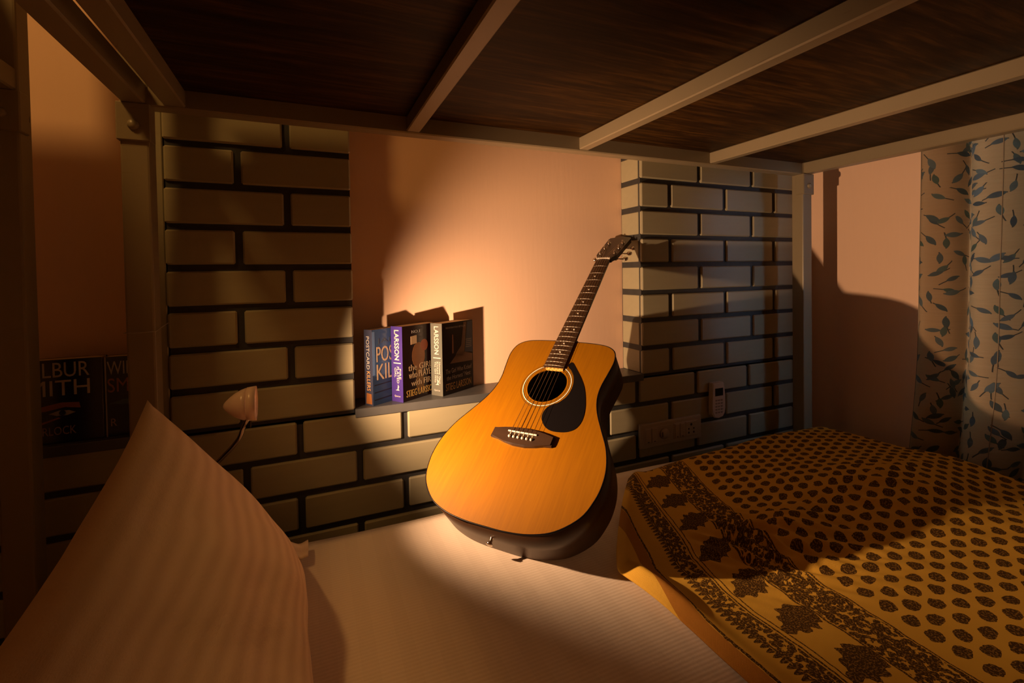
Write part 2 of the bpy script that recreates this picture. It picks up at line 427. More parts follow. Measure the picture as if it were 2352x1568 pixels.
# ------------------------------------------------------------------ bunk beds
BZ, BT = .340, .374      # underside and top of the upper bed's steel bars
def bunk(x0, x1, bars, label):
    """x0..x1 outer faces; posts 46 mm square"""
    t = empty('bunk_bed', ((x0+x1)/2, .72, FLOOR), label, 'bunk bed')
    P = .046; yb, yf = 1.177, .262
    for xa in (x0, x1-P):
        for ya in (yb, yf):
            po = box('post', (xa, xa+P, ya, ya+P, FLOOR, 1.0), STEEL, t, .004, 2)
            if ya == yb:
                box('bracket', (xa-.004, xa+P+.004, ya-.006, ya+P*.6, BZ-.075, BZ-.002), STEEL, po, .002)
                for zz in (BZ-.045,):
                    lathe('bolt', [(.0, .008), (.006, .0075), (.009, .004), (.0095, 0)], orient((xa+P*.5, ya-.006, zz), (1, 0, 0), (0, 0, 1)), STEEL, po, 14)
                    sx = -1 if xa == x0 else 1
                    fx = xa-.004 if xa == x0 else xa+P+.004
                    lathe('bolt', [(.0, .012), (.007, .011), (.010, .005), (.0105, 0)], orient((fx, ya+P*.4, zz), (0, -sx, 0), (0, 0, 1)), STEEL, po, 14)
    for ya, nm in ((yb+.002, 'back_rail'), (yf+.002, 'front_rail')):
        box(nm, (x0+.001, x1-.001, ya, ya+.040, BZ-.004, BT+.006), STEEL, t, .003)
    box('end_rail', (x0+.003, x0+.042, yf+.02, yb+.02, BZ-.002, BT+.004), STEEL, t, .003)
    box('end_rail', (x1-.042, x1-.003, yf+.02, yb+.02, BZ-.002, BT+.004), STEEL, t, .003)
    for a, b in bars:
        box('cross_bar', (a, b, yf+.03, yb+.004, BZ, BT), STEEL, t, .0025)
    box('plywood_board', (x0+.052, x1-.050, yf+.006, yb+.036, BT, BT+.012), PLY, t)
    # lower bed: rails, deck and end rails
    for ya, nm in ((yb+.002, 'back_rail'), (yf+.002, 'front_rail')):
        box(nm, (x0+.01, x1-.01, ya, ya+.038, -.775, -.725), STEEL, t, .003)
    for xa in (x0+.003, x1-.043):
        box('end_rail', (xa, xa+.040, yf+.02, yb+.02, -.775, -.725), STEEL, t, .003)
    box('plywood_board', (x0+.05, x1-.05, yf+.045, yb-.005, -.733, -.720), PLY, t)
    return t
bunk(-.321, 1.643, [(-.252, -.215), (.217, .249), (.687, .716), (1.163, 1.191)], 'ivory steel bunk bed the guitar lies on, seen from below its upper deck')
bunk(-2.40, -.462, [(-2.1, -2.07), (-1.6, -1.57), (-1.1, -1.07), (-.62, -.59)], 'ivory steel bunk bed whose corner post stands beside the dark niche books')

def slab_mattress(name, x0, x1, y0, y1, z0, z1, label, ripple=0.0, r=.035):
    """mattress with rounded edges and a gently uneven, sheeted top"""
    nu, nv = 150, 90
    def prof(s, a, b):
        # s 0..1 across, returns coordinate and drop
        L = (b-a); e = .10
        if s < e: q = s/e; ang = PI/2*q; return a+r*(1-math.sin(ang)), math.cos(ang)
        if s > 1-e: q = (1-s)/e; ang = PI/2*q; return b-r*(1-math.sin(ang)), math.cos(ang)
        return a+r+(L-2*r)*(s-e)/(1-2*e), 0
    def fn(i, j):
        x, dx = prof(i, x0, x1); y, dy = prof(j, y0, y1)
        dr = min(1, math.hypot(dx, dy)); z = z1-r*(1-math.sqrt(max(0, 1-dr*dr))) if dr > 0 else z1
        rp = ripple*(math.sin(x*7+y*3)+.6*math.sin(x*13-y*9+1)+.35*math.sin(y*24+x*5))
        # pressed creases in front of the guitar
        for k, (cx, cy, th) in enumerate(((.275, .80, 1.9), (.300, .81, 1.95), (.335, .79, 2.0))):
            a_ = (x-cx)*math.cos(th)+(y-cy)*math.sin(th); b_ = -(x-cx)*math.sin(th)+(y-cy)*math.cos(th)
            if ripple: rp += .0016*math.exp(-(b_/.006)**2)*math.exp(-(a_/.07)**2)
        return Vector((x, y, z+rp*(1-dr)))
    bm, vs = grid_mesh(nu, nv, fn, lambda i, j: (prof(i, x0, x1)[0], prof(j, y0, y1)[0]))
    lay = bm.loops.layers.uv.active
    ring = [vs[i][0] for i in range(nu+1)]+[vs[nu][j] for j in range(1, nv+1)]+[vs[i][nv] for i in range(nu-1, -1, -1)]+[vs[0][j] for j in range(nv-1, 0, -1)]
    low = [bm.verts.new((v.co.x, v.co.y, z0)) for v in ring]; n = len(ring)
    for k in range(n):
        f = bm.faces.new((ring[k], ring[(k+1) % n], low[(k+1) % n], low[k]))
        for lp in f.loops: lp[lay].uv = (lp.vert.co.x+lp.vert.co.y, lp.vert.co.z)
    bm.faces.new(low)
    o = obj(name, bm, SHEET, None, smooth=True)
    return tag(o, label, 'mattress')
slab_mattress('mattress', -.262, 1.585, .315, 1.142, -.7195, -.566, 'lower bunk mattress in a white striped sheet under the guitar', .0016)
slab_mattress('mattress', -2.34, -.52, .315, 1.165, BT+.0125, .60, 'unseen upper bunk mattress added to the neighbouring bed beyond the corner post', 0)  # unseen, added and raised to block the ceiling lamp's light
slab_mattress('mattress', -.262, 1.585, .315, 1.165, BT+.0125, .50, 'unseen upper bunk mattress added on the plywood deck above the guitar', 0)  # unseen, added as a blocker; its height sets where the niche glow ends

# ------------------------------------------------------------------ quilt
def q_edge(y):           # left border of the quilt on the bed
    return .505+.020*sstep(y, .76, .55)+.92*max(0, y-.745)**1.15
def q_band(y):           # where the printed border starts: drifts towards the wall
    return .502+.030*sstep(y, .55, .80)+.34*max(0, y-.72)
def quilt_z(x, y):
    e = x-q_edge(y)
    z = -.552+.026*sstep(x, .80, 1.35)
    z += (.008+.012*math.exp(-((y-.68)/.10)**2))*math.exp(-((e-.022)/.024)**2)                       # soft rolled edge
    env = math.exp(-((x-.86)/.17)**2-((y-.66)/.15)**2)
    z += .0042*env*math.sin((x*.75+y*1.0)*2*PI/.062+1.2*math.sin(x*9))+.0018*env*math.sin((x*1.1+y*.7)*2*PI/.034)
    env2 = math.exp(-((x-1.22)/.30)**2-((y-.62)/.22)**2)
    z += .0017*env2*math.sin((x*.9+y*.6)*2*PI/.075+1.5*math.sin(x*7+1))
    w3 = math.exp(-((x-.80)/.085)**2-((y-.71)/.085)**2)
    z += w3*(.0085*(1-2*abs(math.sin((x*1.0+y*.28)*PI/.036+.8*math.sin(y*16))))+.004)
    w4 = math.exp(-((x-1.20)/.22)**2-((y-.70)/.10)**2)
    z += w4*.0038*(1-2*abs(math.sin((x*.8+y*.75)*PI/.052+.9*math.sin(x*11))))
    z += .024*math.exp(-((x-.91)/.10)**2-((y-.70)/.065)**2)+.036*math.exp(-((x-1.30)/.24)**2-((y-.72)/.13)**2)
    z += .0025*math.sin(x*17+y*9)+.002*math.sin(x*6-y*23+2)
    return z
def make_quilt():
    nu, nv = 320, 230; xe, yf_, yb_ = 1.60, .29, 1.135; R = .05
    def fn(i, j):
        # across: i 0..1 ; the last tenth hangs down over the foot of the bed
        y = yf_+(yb_-yf_)*max(0, (j-.12)/.88) if j > .12 else yf_
        hang_y = (0.12-j)/.12*.22 if j < .12 else 0
        xs = q_edge(y)
        if i < .88:
            x = xs+(xe-R-xs)*i/.88; z = quilt_z(x, y); t = 0
        else:
            t = (i-.88)/.12; zt = quilt_z(xe-R, y)
            a = min(t/.35, 1)*PI/2
            x = xe-R+R*math.sin(a)+.006*math.sin(y*24)*max(0, t-.35); z = zt-R*(1-math.cos(a))-max(0, (t-.35)/.65)*.14
        # back edge tucks down towards the wall
        if j > .93:
            q = (j-.93)/.07; y = y+.004*q; z -= .030*q*q
        if hang_y: y = yf_-.046*math.sin(min(hang_y/.04, 1)*PI/2); z -= hang_y*.9
        if i < .02: z -= .008*(1-i/.02)
        return Vector((x, y, z))
    def uvf(i, j):
        y = yf_+(yb_-yf_)*max(0, (j-.12)/.88) if j > .12 else yf_-(0.12-j)/.12*.22
        xs = q_edge(y); x = xs+(xe-R-xs)*i/.88 if i < .88 else xe-R+(i-.88)/.12*.19
        return (x-q_band(y), y)
    bm, vs = grid_mesh(nu, nv, fn, uvf)
    o = obj('quilt', bm, QUILT, None, smooth=True)
    md = o.modifiers.new('thickness', 'SOLIDIFY'); md.thickness = .007; md.offset = -1
    return tag(o, 'ochre block printed quilt with dark ovals and a leaf border spread over the bed foot', 'quilt')
make_quilt()

# ------------------------------------------------------------------ pillow
def make_pillow():
    A = Vector((-.247, 1.000, -.200)); B = Vector((-.045, 1.075, -.540)); Cc = Vector((.005, .44, -.540)); Dd = Vector((-.285, .40, -.375))
    nu, nv = 60, 40; T = .085
    root = bmesh.new(); lay = root.loops.layers.uv.new('UVMap')
    nrm = ((B-A).cross(Dd-A)).normalized()
    if nrm.x < 0: nrm = -nrm
    def pt(s, t, side):
        # s along bed width (A->D), t from top edge to bottom edge
        a, b = 2*s-1, 2*t-1
        pin = .060*(1-abs(a)**3)*abs(b)**6
        bb = b*(1-.11*(1-a*a)*(.4+.6*abs(b)**2)); aa = a*(1-.07*(1-b*b))
        s2, t2 = (aa+1)/2, (bb+1)/2
        p = A*(1-s2)*(1-t2)+Dd*s2*(1-t2)+B*(1-s2)*t2+Cc*s2*t2
        h = (max(0, 1-a**2)**.55)*(max(0, 1-b**2)**.5)
        wr = .005*math.sin(s*13+t*4)*h+.0025*math.sin(t*17-s*9)*h+.001*math.sin(s*41+3*t)*h
        return p+nrm*(side*T*h*(1.0 if side > 0 else .55)+wr)
    grids = []
    for side in (1, -1):
        vs = [[None]*(nv+1) for _ in range(nu+1)]
        for i in range(nu+1):
            for j in range(nv+1):
                if side == -1 and (i in (0, nu) or j in (0, nv)): vs[i][j] = grids[0][i][j]
                else: vs[i][j] = root.verts.new(pt(i/nu, j/nv, side))
        for i in range(nu):
            for j in range(nv):
                f = root.faces.new((vs[i][j], vs[i+1][j], vs[i+1][j+1], vs[i][j+1]))
                for lp, (a, b) in zip(f.loops, ((i, j), (i+1, j), (i+1, j+1), (i, j+1))): lp[lay].uv = (a/nu, b/nv)
        grids.append(vs)
    o = obj('pillow', root, PCASE, None, smooth=True)
    # loose corner of the case by the wall
    bm, _ = grid_mesh(8, 8, lambda i, j: B+Vector((-.020+.052*i, .012-.060*j+.01*i, -.004+.026*(1-i)*(.4+.6*math.sin(PI*j))+.004*math.sin(i*7))), lambda i, j: (i*.1, j*.1))
    c = obj('case_corner', bm, PCASE, o, smooth=True); md = c.modifiers.new('thickness', 'SOLIDIFY'); md.thickness = .003
    return tag(o, 'white striped pillow leaning up at the head of the bed', 'pillow')
make_pillow()

# ------------------------------------------------------------------ reading lamp
def make_lamp():
    base = Vector((-.270, D, -.455))
    t = empty('reading_lamp', base, 'small pale bullet shaped reading lamp on a bent chrome arm', 'lamp')
    PALE = plain('pale_lamp_enamel', (.78, .58, .50), .3)
    mt = orient((LAMP.x, LAMP.y, LAMP.z), (0, 1, 0), (0, 0, 1))     # local z -> +x
    R = .032
    prof = [(0, -.0535), (.004, -.0525), (.009, -.049), (.016, -.042), (.022, -.034), (.027, -.025), (.0298, -.0165)]
    inner = [(r-.0016, h+.0012) for r, h in prof[1:]][::-1]
    hd = lathe('lamp_head', prof+inner+[(0, -.049)], mt, PALE, t, 40)
    lathe('rim', [(.0292, -.0155), (.0306, -.0150), (.0320, 0), (.0304, 0), (.0285, -.0150), (.0292, -.0155)], mt, PALE, hd, 40)
    lathe('bulb', [(0, -.020), (.004, -.021), (.009, -.026), (.010, -.032), (.006, -.040), (0, -.042)], mt, mat_emit('lamp_bulb', LAMP_COL, 4.0), hd, 20)
    pts = [(-.117, 1.050, -.264), (-.1178, 1.052, -.280), (-.124, 1.058, -.298), (-.136, 1.068, -.316), (-.153, 1.083, -.336), (-.174, 1.105, -.360), (-.198, 1.14, -.388), (-.225, 1.19, -.418), (-.250, 1.24, -.440), (-.268, 1.288, -.455)]
    tube('arm', catmull(pts, 4)[:-7]+[pts[-1]], .0042, CHROME, t, 12)
    box('switch_tab', (-.112, -.104, 1.046, 1.054, -.281, -.266), BLACKPL, hd, .0015)
    lathe('wall_plate', [(0, .012), (.022, .011), (.030, .006), (.032, 0), (0, 0)], orient(base, (1, 0, 0), (0, 0, 1)), PALE, t, 28)
    l = bpy.data.lights.new('lamp_beam', 'SPOT'); l.energy = LAMP_POWER; l.color = LAMP_COL; l.shadow_soft_size = .006
    l.spot_size = math.radians(2*54); l.spot_blend = .82
    lo = bpy.data.objects.new('lamp_beam', l); COL.objects.link(lo)
    lo.location = LAMP+Vector((-.012, 0, 0))
    lo.rotation_euler = Vector((.997, .058, .034)).to_track_quat('-Z', 'Y').to_euler()
make_lamp()

# ------------------------------------------------------------------ ceiling lamp of the room (out of the frame)
cl = empty('ceiling_lamp', (-.95, .36, CEIL), 'round warm ceiling lamp over the gap between the bunks', 'lamp')
lathe('base', [(0, -.03), (.15, -.03), (.16, 0), (0, 0)], Matrix.Translation((-.95, .36, CEIL)), IVORY, cl, 32)
lathe('diffuser', [(0, -.085), (.07, -.078), (.12, -.055), (.14, -.031), (0, -.031)], Matrix.Translation((-.95, .36, CEIL)), mat_emit('lamp_diffuser', CEIL_COL, 1.5), cl, 32)
l = bpy.data.lights.new('ceiling_light', 'AREA'); l.shape = 'DISK'; l.size = .28; l.energy = CEIL_POWER; l.color = CEIL_COL
lo = bpy.data.objects.new('ceiling_light', l); COL.objects.link(lo); lo.location = (-.95, .36, CEIL-.09)

# ------------------------------------------------------------------ guitar
def make_guitar():
    Rm = ((0.59149251, 0.63368198, -0.49858175), (-0.80629397, 0.46088740, -0.37077330), (-0.00516232, 0.62131309, 0.78354540))
    t = empty('acoustic_guitar', (0, 0, 0), 'amber topped acoustic guitar lying propped against the niche', 'guitar')
    M = Matrix([[*Rm[k], v] for k, v in enumerate((.29387, .89195, -.48571))]+[[0, 0, 0, 1]])
    t.matrix_world = M
    SC, SAD = .634, .205; NUT = SAD+SC
    fr = lambda n: NUT-SC*(1-2**(-n/12))
    half = [(0, 0), (.001, .05), (.008, .10), (.025, .145), (.06, .184), (.10, .201), (.135, .206), (.17, .203), (.21, .190), (.25, .168), (.29, .147), (.325, .136), (.36, .1345), (.40, .1405), (.435, .1450), (.46, .1415), (.475, .132), (.486, .112), (.491, .08), (.493, .03), (.493, 0)]
    P = [(x, y) for y, x in half]; P = P+[(-x, y) for x, y in P[::-1][1:-1]]
    O = catmull(P, 5)
    dep = lambda y: -.104+.010*(y/.493)
    HC, HR = .348, .050
    hole = [(HR*math.cos(2*PI*k/64), HC+HR*math.sin(2*PI*k/64)) for k in range(64)]
    def plate(name, z0, z1, mat, hole_pts=None, inset=0.0):
        bm = bmesh.new()
        def ring(pts, z): return [bm.verts.new((x, y, z)) for x, y in pts]
        for z in (z0, z1):
            ed = []
            for pts in ([O] if hole_pts is None else [O, hole_pts]):
                v = ring(pts, z); ed += [bm.edges.new((v[k], v[(k+1) % len(v)])) for k in range(len(v))]
            bmesh.ops.triangle_fill(bm, edges=ed, use_beauty=True)
        bm.verts.ensure_lookup_table()
        for pts, off in (([(O, 0)] if hole_pts is None else [(O, 0), (hole_pts, len(O))])):
            n = len(pts); tot = len(O)+(len(hole_pts) if hole_pts else 0)
            for k in range(n):
                a, b = bm.verts[off+k], bm.verts[off+(k+1) % n]; c, d = bm.verts[tot+off+(k+1) % n], bm.verts[tot+off+k]
                bm.faces.new((a, b, c, d))
        return obj(name, bm, mat, t, True)
    plate('soundboard', -.0030, 0, SPRUCE, hole)
    # sides: a closed wall following the outline, and the slightly arched back
    bm = bmesh.new(); n = len(O)
    a = [bm.verts.new((x, y, -.0031)) for x, y in O]; b = [bm.verts.new((x, y, dep(y))) for x, y in O]
    ai = [bm.verts.new((x*.985, .2465+(y-.2465)*.99, -.0031)) for x, y in O]; bi = [bm.verts.new((x*.985, .2465+(y-.2465)*.99, dep(y))) for x, y in O]
    for k in range(n):
        q = (k+1) % n
        bm.faces.new((a[k], a[q], b[q], b[k])); bm.faces.new((ai[q], ai[k], bi[k], bi[q])); bm.faces.new((a[k], ai[k], ai[q], a[q])); bm.faces.new((b[q], bi[q], bi[k], b[k]))
    obj('sides', bm, SIDEWOOD, t, True, True)
    bm = bmesh.new(); v1 = [bm.verts.new((x, y, dep(y)-.0002)) for x, y in O]; v2 = [bm.verts.new((x*.97, .2465+(y-.2465)*.97, dep(y)-.005)) for x, y in O]; v3 = [bm.verts.new((x*.5, .2465+(y-.2465)*.5, dep(y)-.010)) for x, y in O]
    for k in range(n):
        q = (k+1) % n
        bm.faces.new((v1[k], v1[q], v2[q], v2[k])); bm.faces.new((v2[k], v2[q], v3[q], v3[k]))
    bm.faces.new(v3); bm.faces.new(v1)
    obj('back', bm, SIDEWOOD, t, True, True)
    # bindings: black outer edge
    for nm, zc, mt in (('binding', -.0012, BLACKPL),):
        bm = bmesh.new(); add_tube(bm, [(x, y, zc) for x, y in O]+[(O[0][0], O[0][1], zc)], .0017, 6, False); obj(nm, bm, mt, t, True, True)
    # rosette rings
    def ringo(name, r0_, r1_, mat, z=.0004):
        bm = bmesh.new(); k = 72
        rows = [[bm.verts.new((r*math.cos(2*PI*i/k), HC+r*math.sin(2*PI*i/k), zz)) for i in range(k)] for r, zz in ((r0_, .00002), (r0_, z), (r1_, z), (r1_, .00002))]
        for A_, B_ in zip(rows, rows[1:]):
            for i in range(k): bm.faces.new((A_[i], A_[(i+1) % k], B_[(i+1) % k], B_[i]))
        return obj(name, bm, mat, t, True)
    ringo('rosette', .0600, .0622, IVORY, .0005)
    ringo('rosette', .0588, .0600, BLACKPL); ringo('rosette', .0622, .0630, BLACKPL); ringo('rosette', .0545, .0551, ROSEWOOD); ringo('rosette', .0662, .0667, ROSEWOOD)
    # pickguard
    pg = [(.033, .4145), (.0405, .424), (.0578, .4053), (.0816, .3753), (.0981, .3483), (.111, .3157), (.1183, .2879), (.1195, .2623), (.1130, .2428), (.0990, .2318), (.080, .2273), (.0582, .2273), (.0403, .235), (.0263, .2505), (.0217, .2643), (.0235, .2800), (.0332, .2925), (.0510, .3040), (.0632, .3220), (.0676, .3442), (.0650, .3663), (.0577, .3839), (.046, .399), (.037, .407)]
    prism('pickguard', catmull(pg, 3), .0001, .0011, BLACKPL, t)
    # bridge, saddle and pins
    br = [(-.0765, .2105), (-.050, .2135), (-.030, .2165), (0, .2180), (.030, .2165), (.050, .2135), (.0765, .2105), (.0765, .1870), (.058, .1850), (.040, .1800), (.015, .1755), (-.015, .1755), (-.040, .1800), (-.058, .1850), (-.0765, .1870)]
    bo = prism('bridge', br, .0001, .0085, ROSEWOOD, t, True, .0025)
    bm = bmesh.new(); add_box(bm, -.0365, .0365, SAD-.0016, SAD+.0016, .0085, .0118, .0008); obj('saddle', bm, IVORY, bo, True)
    SX = [(-.0275+.011*k) for k in range(6)]
    for x in SX:
        lathe('bridge_pin', [(0, .0135), (.0022, .0130), (.0031, .0112), (.0031, .0100), (.0022, .0085)], Matrix.Translation((x, SAD-.013, 0)), IVORY, bo, 12, True)
    # neck, fingerboard, frets, dots, nut
    FE = fr(20)-.006
    wid = lambda y: .0275+(.0215-.0275)*(y-FE)/(NUT-FE)
    bm = bmesh.new()
    tops = []
    for y in (FE, NUT):
        h = wid(y); prof = [(-h, .0015), (-h, .0052), (-h*.5, .0066), (0, .0071), (h*.5, .0066), (h, .0052), (h, .0015)]
        tops.append([bm.verts.new((x, y, z)) for x, z in prof])
    for k in range(7): bm.faces.new((tops[0][k], tops[0][(k+1) % 7], tops[1][(k+1) % 7], tops[1][k]))
    bm.faces.new(tops[0]); bm.faces.new(tops[1][::-1])
    fb = obj('fingerboard', bm, ROSEWOOD, t, True)
    FRET = plain('nickel_fret', (.42, .37, .31), .45, .6)
    for k in range(1, 21):
        y = fr(k); h = wid(y)
        bm = bmesh.new(); add_tube(bm, [(-h, y, .0053), (-h*.5, y, .0067), (0, y, .0072), (h*.5, y, .0067), (h, y, .0053)], .0008, 6); obj('fret', bm, FRET, fb, True, True)
    for k in (3, 5, 7, 9, 12, 15, 17):
        y = (fr(k)+fr(k-1))/2
        for x in ((-.010, .010) if k == 12 else (0,)):
            lathe('inlay_dot', [(0, .0079), (.0028, .0078), (.0029, .0066)], Matrix.Translation((x, y, 0)), IVORY, fb, 12, True)
    box('fingerboard_end', (-.0215, .0265, FE-.0042, FE+.0006, -.0032, .0042), plain('lit_edge_wood', (.82, .47, .10), .5), fb, .0006, local=True)  # strip in a bright tone, standing in for lit wood at the soundhole edge
    nk = bmesh.new(); rings = []
    ys = [(.478, .030), (.490, .024), (.50, .0195), (.52, .0175), (.65, .0168), (.78, .0160), (NUT-.012, .0162), (NUT+.004, .019)]
    for y, d in ys:
        h = wid(y)*.99; rings.append([nk.verts.new((h*math.cos(a), y, .0016-d*abs(math.sin(a))**.9)) for a in [PI+PI*k/10 for k in range(11)]])
    for A_, B_ in zip(rings, rings[1:]):
        for k in range(10): nk.faces.new((A_[k], A_[k+1], B_[k+1], B_[k]))
        nk.faces.new((A_[0], B_[0], B_[10], A_[10]))
    nk.faces.new(rings[0]); nk.faces.new(rings[-1][::-1])
    ne = obj('neck', nk, NECKWOOD, t, True, False)
    box('heel', (-.026, .026, .480, .5125, -.085, -.006), NECKWOOD, ne, .010, 2, local=True)
    box('nut', (-.0217, .0217, NUT, NUT+.0048, .0022, .0092), IVORY, t, .0006, local=True)
    # headstock, tilted back
    HM = Matrix.Translation((0, NUT+.0048, .0040)) @ Matrix.Rotation(-math.radians(14), 4, 'X')
    hs = [(-.0225, 0), (-.0235, .008), (-.0330, .026), (-.0350, .050), (-.0365, .110), (-.0385, .165), (-.0350, .176), (-.022, .180), (-.010, .186), (0, .193), (.010, .186), (.022, .180), (.0350, .176), (.0385, .165), (.0365, .110), (.0350, .050), (.0330, .026), (.0235, .008), (.0225, 0)]
    bm = bmesh.new(); top = [bm.verts.new(HM @ Vector((x, y, 0))) for x, y in hs]; bot = [bm.verts.new(HM @ Vector((x, y, -.014))) for x, y in hs]; m_ = len(hs)
    bm.faces.new(top); bm.faces.new(bot[::-1])
    for k in range(m_): bm.faces.new((top[k], top[(k+1) % m_], bot[(k+1) % m_], bot[k]))
    head = obj('headstock', bm, HEADWOOD, t, True)
    posts = []
    for sx in (-1, 1):
        for k, yy in enumerate((.040, .083, .126)):
            c = Vector((sx*.0235, yy, 0)); posts.append((sx, yy))
            bm = bmesh.new()
            add_lathe(bm, [(0, .010), (.0028, .0098), (.0030, .003), (.0055, .0025), (.0062, 0), (.0055, -.002)], HM @ Matrix.Translation(c), 14)
            tp = obj('tuner_post', bm, CHROME, head, True, True)
            bm = bmesh.new(); add_box(bm, sx*.0235-.006, sx*.0235+.006, yy-.009, yy+.009, -.022, -.0142, .002); bm.transform(HM); obj('tuner_housing', bm, CHROME, head, True)
            bm = bmesh.new(); add_tube(bm, [HM @ Vector((sx*.028, yy-.004, -.018)), HM @ Vector((sx*(.052 if sx > 0 else .041), yy-.004, -.018))], .0021, 8); obj('tuner_shaft', bm, CHROME, head, True, True)
            bm = bmesh.new()
            add_lathe(bm, [(0, -.009), (.005, -.0085), (.0090, -.006), (.0108, 0), (.0090, .006), (.005, .0085), (0, .009)], HM @ Matrix.Translation((sx*(.056 if sx > 0 else .044), yy-.004, -.018)) @ Matrix.Rotation(PI/2, 4, 'Y') @ Matrix.Diagonal((.55, 1, .9, 1)), 14)
            obj('tuner_button', bm, CHROME, head, True, True)
    # strings
    STR = plain('bronze_string', (.70, .50, .30), .3, 1.0)
    NX = [-.0175+.007*k for k in range(6)]
    order = [(-1, .040), (-1, .083), (-1, .126), (1, .126), (1, .083), (1, .040)]
    for k in range(6):
        p_end = HM @ Vector((order[k][0]*.0215, order[k][1]-.002, .0065))
        r_ = .00062-.00006*k
        tube('string', [(SX[k], SAD-.011, .0100), (SX[k], SAD, .0122), (NX[k], NUT+.002, .0096), tuple(p_end)], r_, STR, t, 5, True)
    # strap pin at the tail
    mt = orient((0, .001, -.050), (1, 0, 0), (0, 0, 1))    # local z -> -y
    lathe('strap_pin', [(.0045, 0), (.0035, .004), (.0035, .009), (.0070, .012), (.0070, .015), (0, .016)], mt, CHROME, t, 16, True)
make_guitar()

# ------------------------------------------------------------------ books
def fcover(name, col, var=.25, col2=None, scale=12):
    t = NT(name); o = t.obj(); f = t.noise(o, scale, 4)
    a = col2 if col2 else tuple(c*(1-var) for c in col)
    return t.fin(t.mix(f, a, col), .22, 0, .5)
def book(hinge, ang, w_, t_, h, cover, spine, label, group):
    """local x: spine to fore edge, y: front cover into the book, z: up; origin at the foot of the front hinge"""
    o = empty('book', hinge, label, 'book', group); o.rotation_euler = (0, 0, ang)
    box('front_cover', (0, w_, 0, .0012, 0, h), cover, o, local=True)
    box('back_cover', (0, w_, t_-.0012, t_, 0, h), cover, o, local=True)
    box('spine', (-.0006, .0008, 0, t_, 0, h), spine, o, local=True)
    box('page_block', (.0010, w_-.0015, .0014, t_-.0014, .0005, h-.0006), PAGEM, o, local=True)
    return o
def on_cover(x, z): return orient((x, -.0001, z), (1, 0, 0), (0, 0, 1))                  # lettering on the front cover
def on_spine(y, z): return orient((-.0007, y, z), (0, 0, -1), (0, -1, 0))               # reading downwards on the spine
def patch(o, name, pts, mat, d=.0002, spine=False):
    bm = bmesh.new()
    if spine: a = [bm.verts.new((-.0006, y, z)) for y, z in pts]; b = [bm.verts.new((-.0006-d, y, z)) for y, z in pts]
    else: a = [bm.verts.new((x, 0, z)) for x, z in pts]; b = [bm.verts.new((x, -d, z)) for x, z in pts]
    n = len(pts); bm.faces.new(b); bm.faces.new(a[::-1])
    for k in range(n): bm.faces.new((a[k], b[k], b[(k+1) % n], a[(k+1) % n]))
    return obj(name, bm, mat, o, True)
CREAM = plain('print_cream', (.52, .38, .24), .4); WHITE = plain('print_white', (.50, .46, .43), .4)
GOLD = plain('print_gold', (.62, .38, .10), .4); SKIN = plain('print_tan', (.22, .085, .025), .4, 0, .3, 30)
ORANGE = plain('print_orange', (.50, .25, .09), .4); INK = plain('print_black', (.010, .010, .014), .4)
NAVY = plain('print_navy', (.020, .045, .11), .35, 0, .4, 25); GREY = plain('print_grey', (.35, .33, .32), .4)
HB = .199; LZ = -.334; AN = math.radians(34); GB = 'paperbacks on the niche ledge by the guitar'
# the blue thriller
A = book((.143, 1.304, LZ), AN, .131, .030, HB-.004, fcover('blue_cover', (.060, .125, .28), .3, (.022, .050, .13), 9), fcover('navy_spine', (.035, .040, .075), .3), 'blue paperback with cream POST KILL lettering beside the brick pier', GB)
patch(A, 'cover_art', [(0, 0), (.131, 0), (.131, .075), (0, .075)], NAVY)
patch(A, 'cover_art', [(0, .078), (.008, .078), (.008, .19), (0, .19)], plain('print_pale_blue', (.11, .20, .42), .35))
for k in range(3): patch(A, 'cover_art', [(.004, .012+.019*k), (.10, .015+.019*k), (.10, .018+.019*k), (.004, .015+.019*k)], INK, .0003)
text('title', 'JAMES', on_cover(.014, .155), .105, .016, plain('print_slate', (.05, .07, .10), .4), A)
text('title', 'POST', on_cover(.013, .110), .076, .040, CREAM, A); text('title', 'KILL', on_cover(.013, .064), .076, .040, CREAM, A)
text('title', 'POSTCARD', on_spine(.022, .178), .085, .011, GREY, A); text('title', 'KILLERS', on_spine(.022, .088), .050, .013, ORANGE, A)
patch(A, 'spine_art', [(.004, .004), (.026, .004), (.024, .032), (.006, .030)], SKIN, .0003, True)
# the purple spine
Bk = book((.218, 1.303, LZ), AN, .131, .0415, HB, fcover('black_cover', (.030, .012, .012), .5, (.012, .006, .008), 10), fcover('purple_spine', (.046, .028, .20), .2), 'thick paperback with a purple LARSSON spine in the middle of the three', GB)
text('title', 'LARSSON', on_spine(.029, .190), .080, .017, WHITE, Bk, bold=.02)
patch(Bk, 'spine_art', [(.006, .101), (.033, .101), (.033, .1035), (.006, .1035)], WHITE, .0003, True)
text('title', 'GIRL', on_spine(.030, .090), .026, .0065, WHITE, Bk); text('title', 'PLAYED', on_spine(.0215, .093), .044, .0080, WHITE, Bk); text('title', 'FIRE', on_spine(.0125, .088), .028, .0065, WHITE, Bk)
patch(Bk, 'spine_art', [(.013, .030), (.027, .030), (.020, .033), (.018, .046), (.014, .040), (.017, .034)], WHITE, .0003, True)
text('title', 'Quercus', orient((-.0007, .031, .012), (0, -1, 0), (0, 0, 1)), .021, .0055, WHITE, Bk)
face = [(.058+.024*math.cos(2*PI*k/20), .116+.036*math.sin(2*PI*k/20)) for k in range(20)]
patch(Bk, 'cover_art', face, SKIN)
patch(Bk, 'cover_art', [(.048, .084), (.072, .084), (.078, .020), (.050, .020)], plain('print_ochre', (.18, .085, .018), .4), .00015)
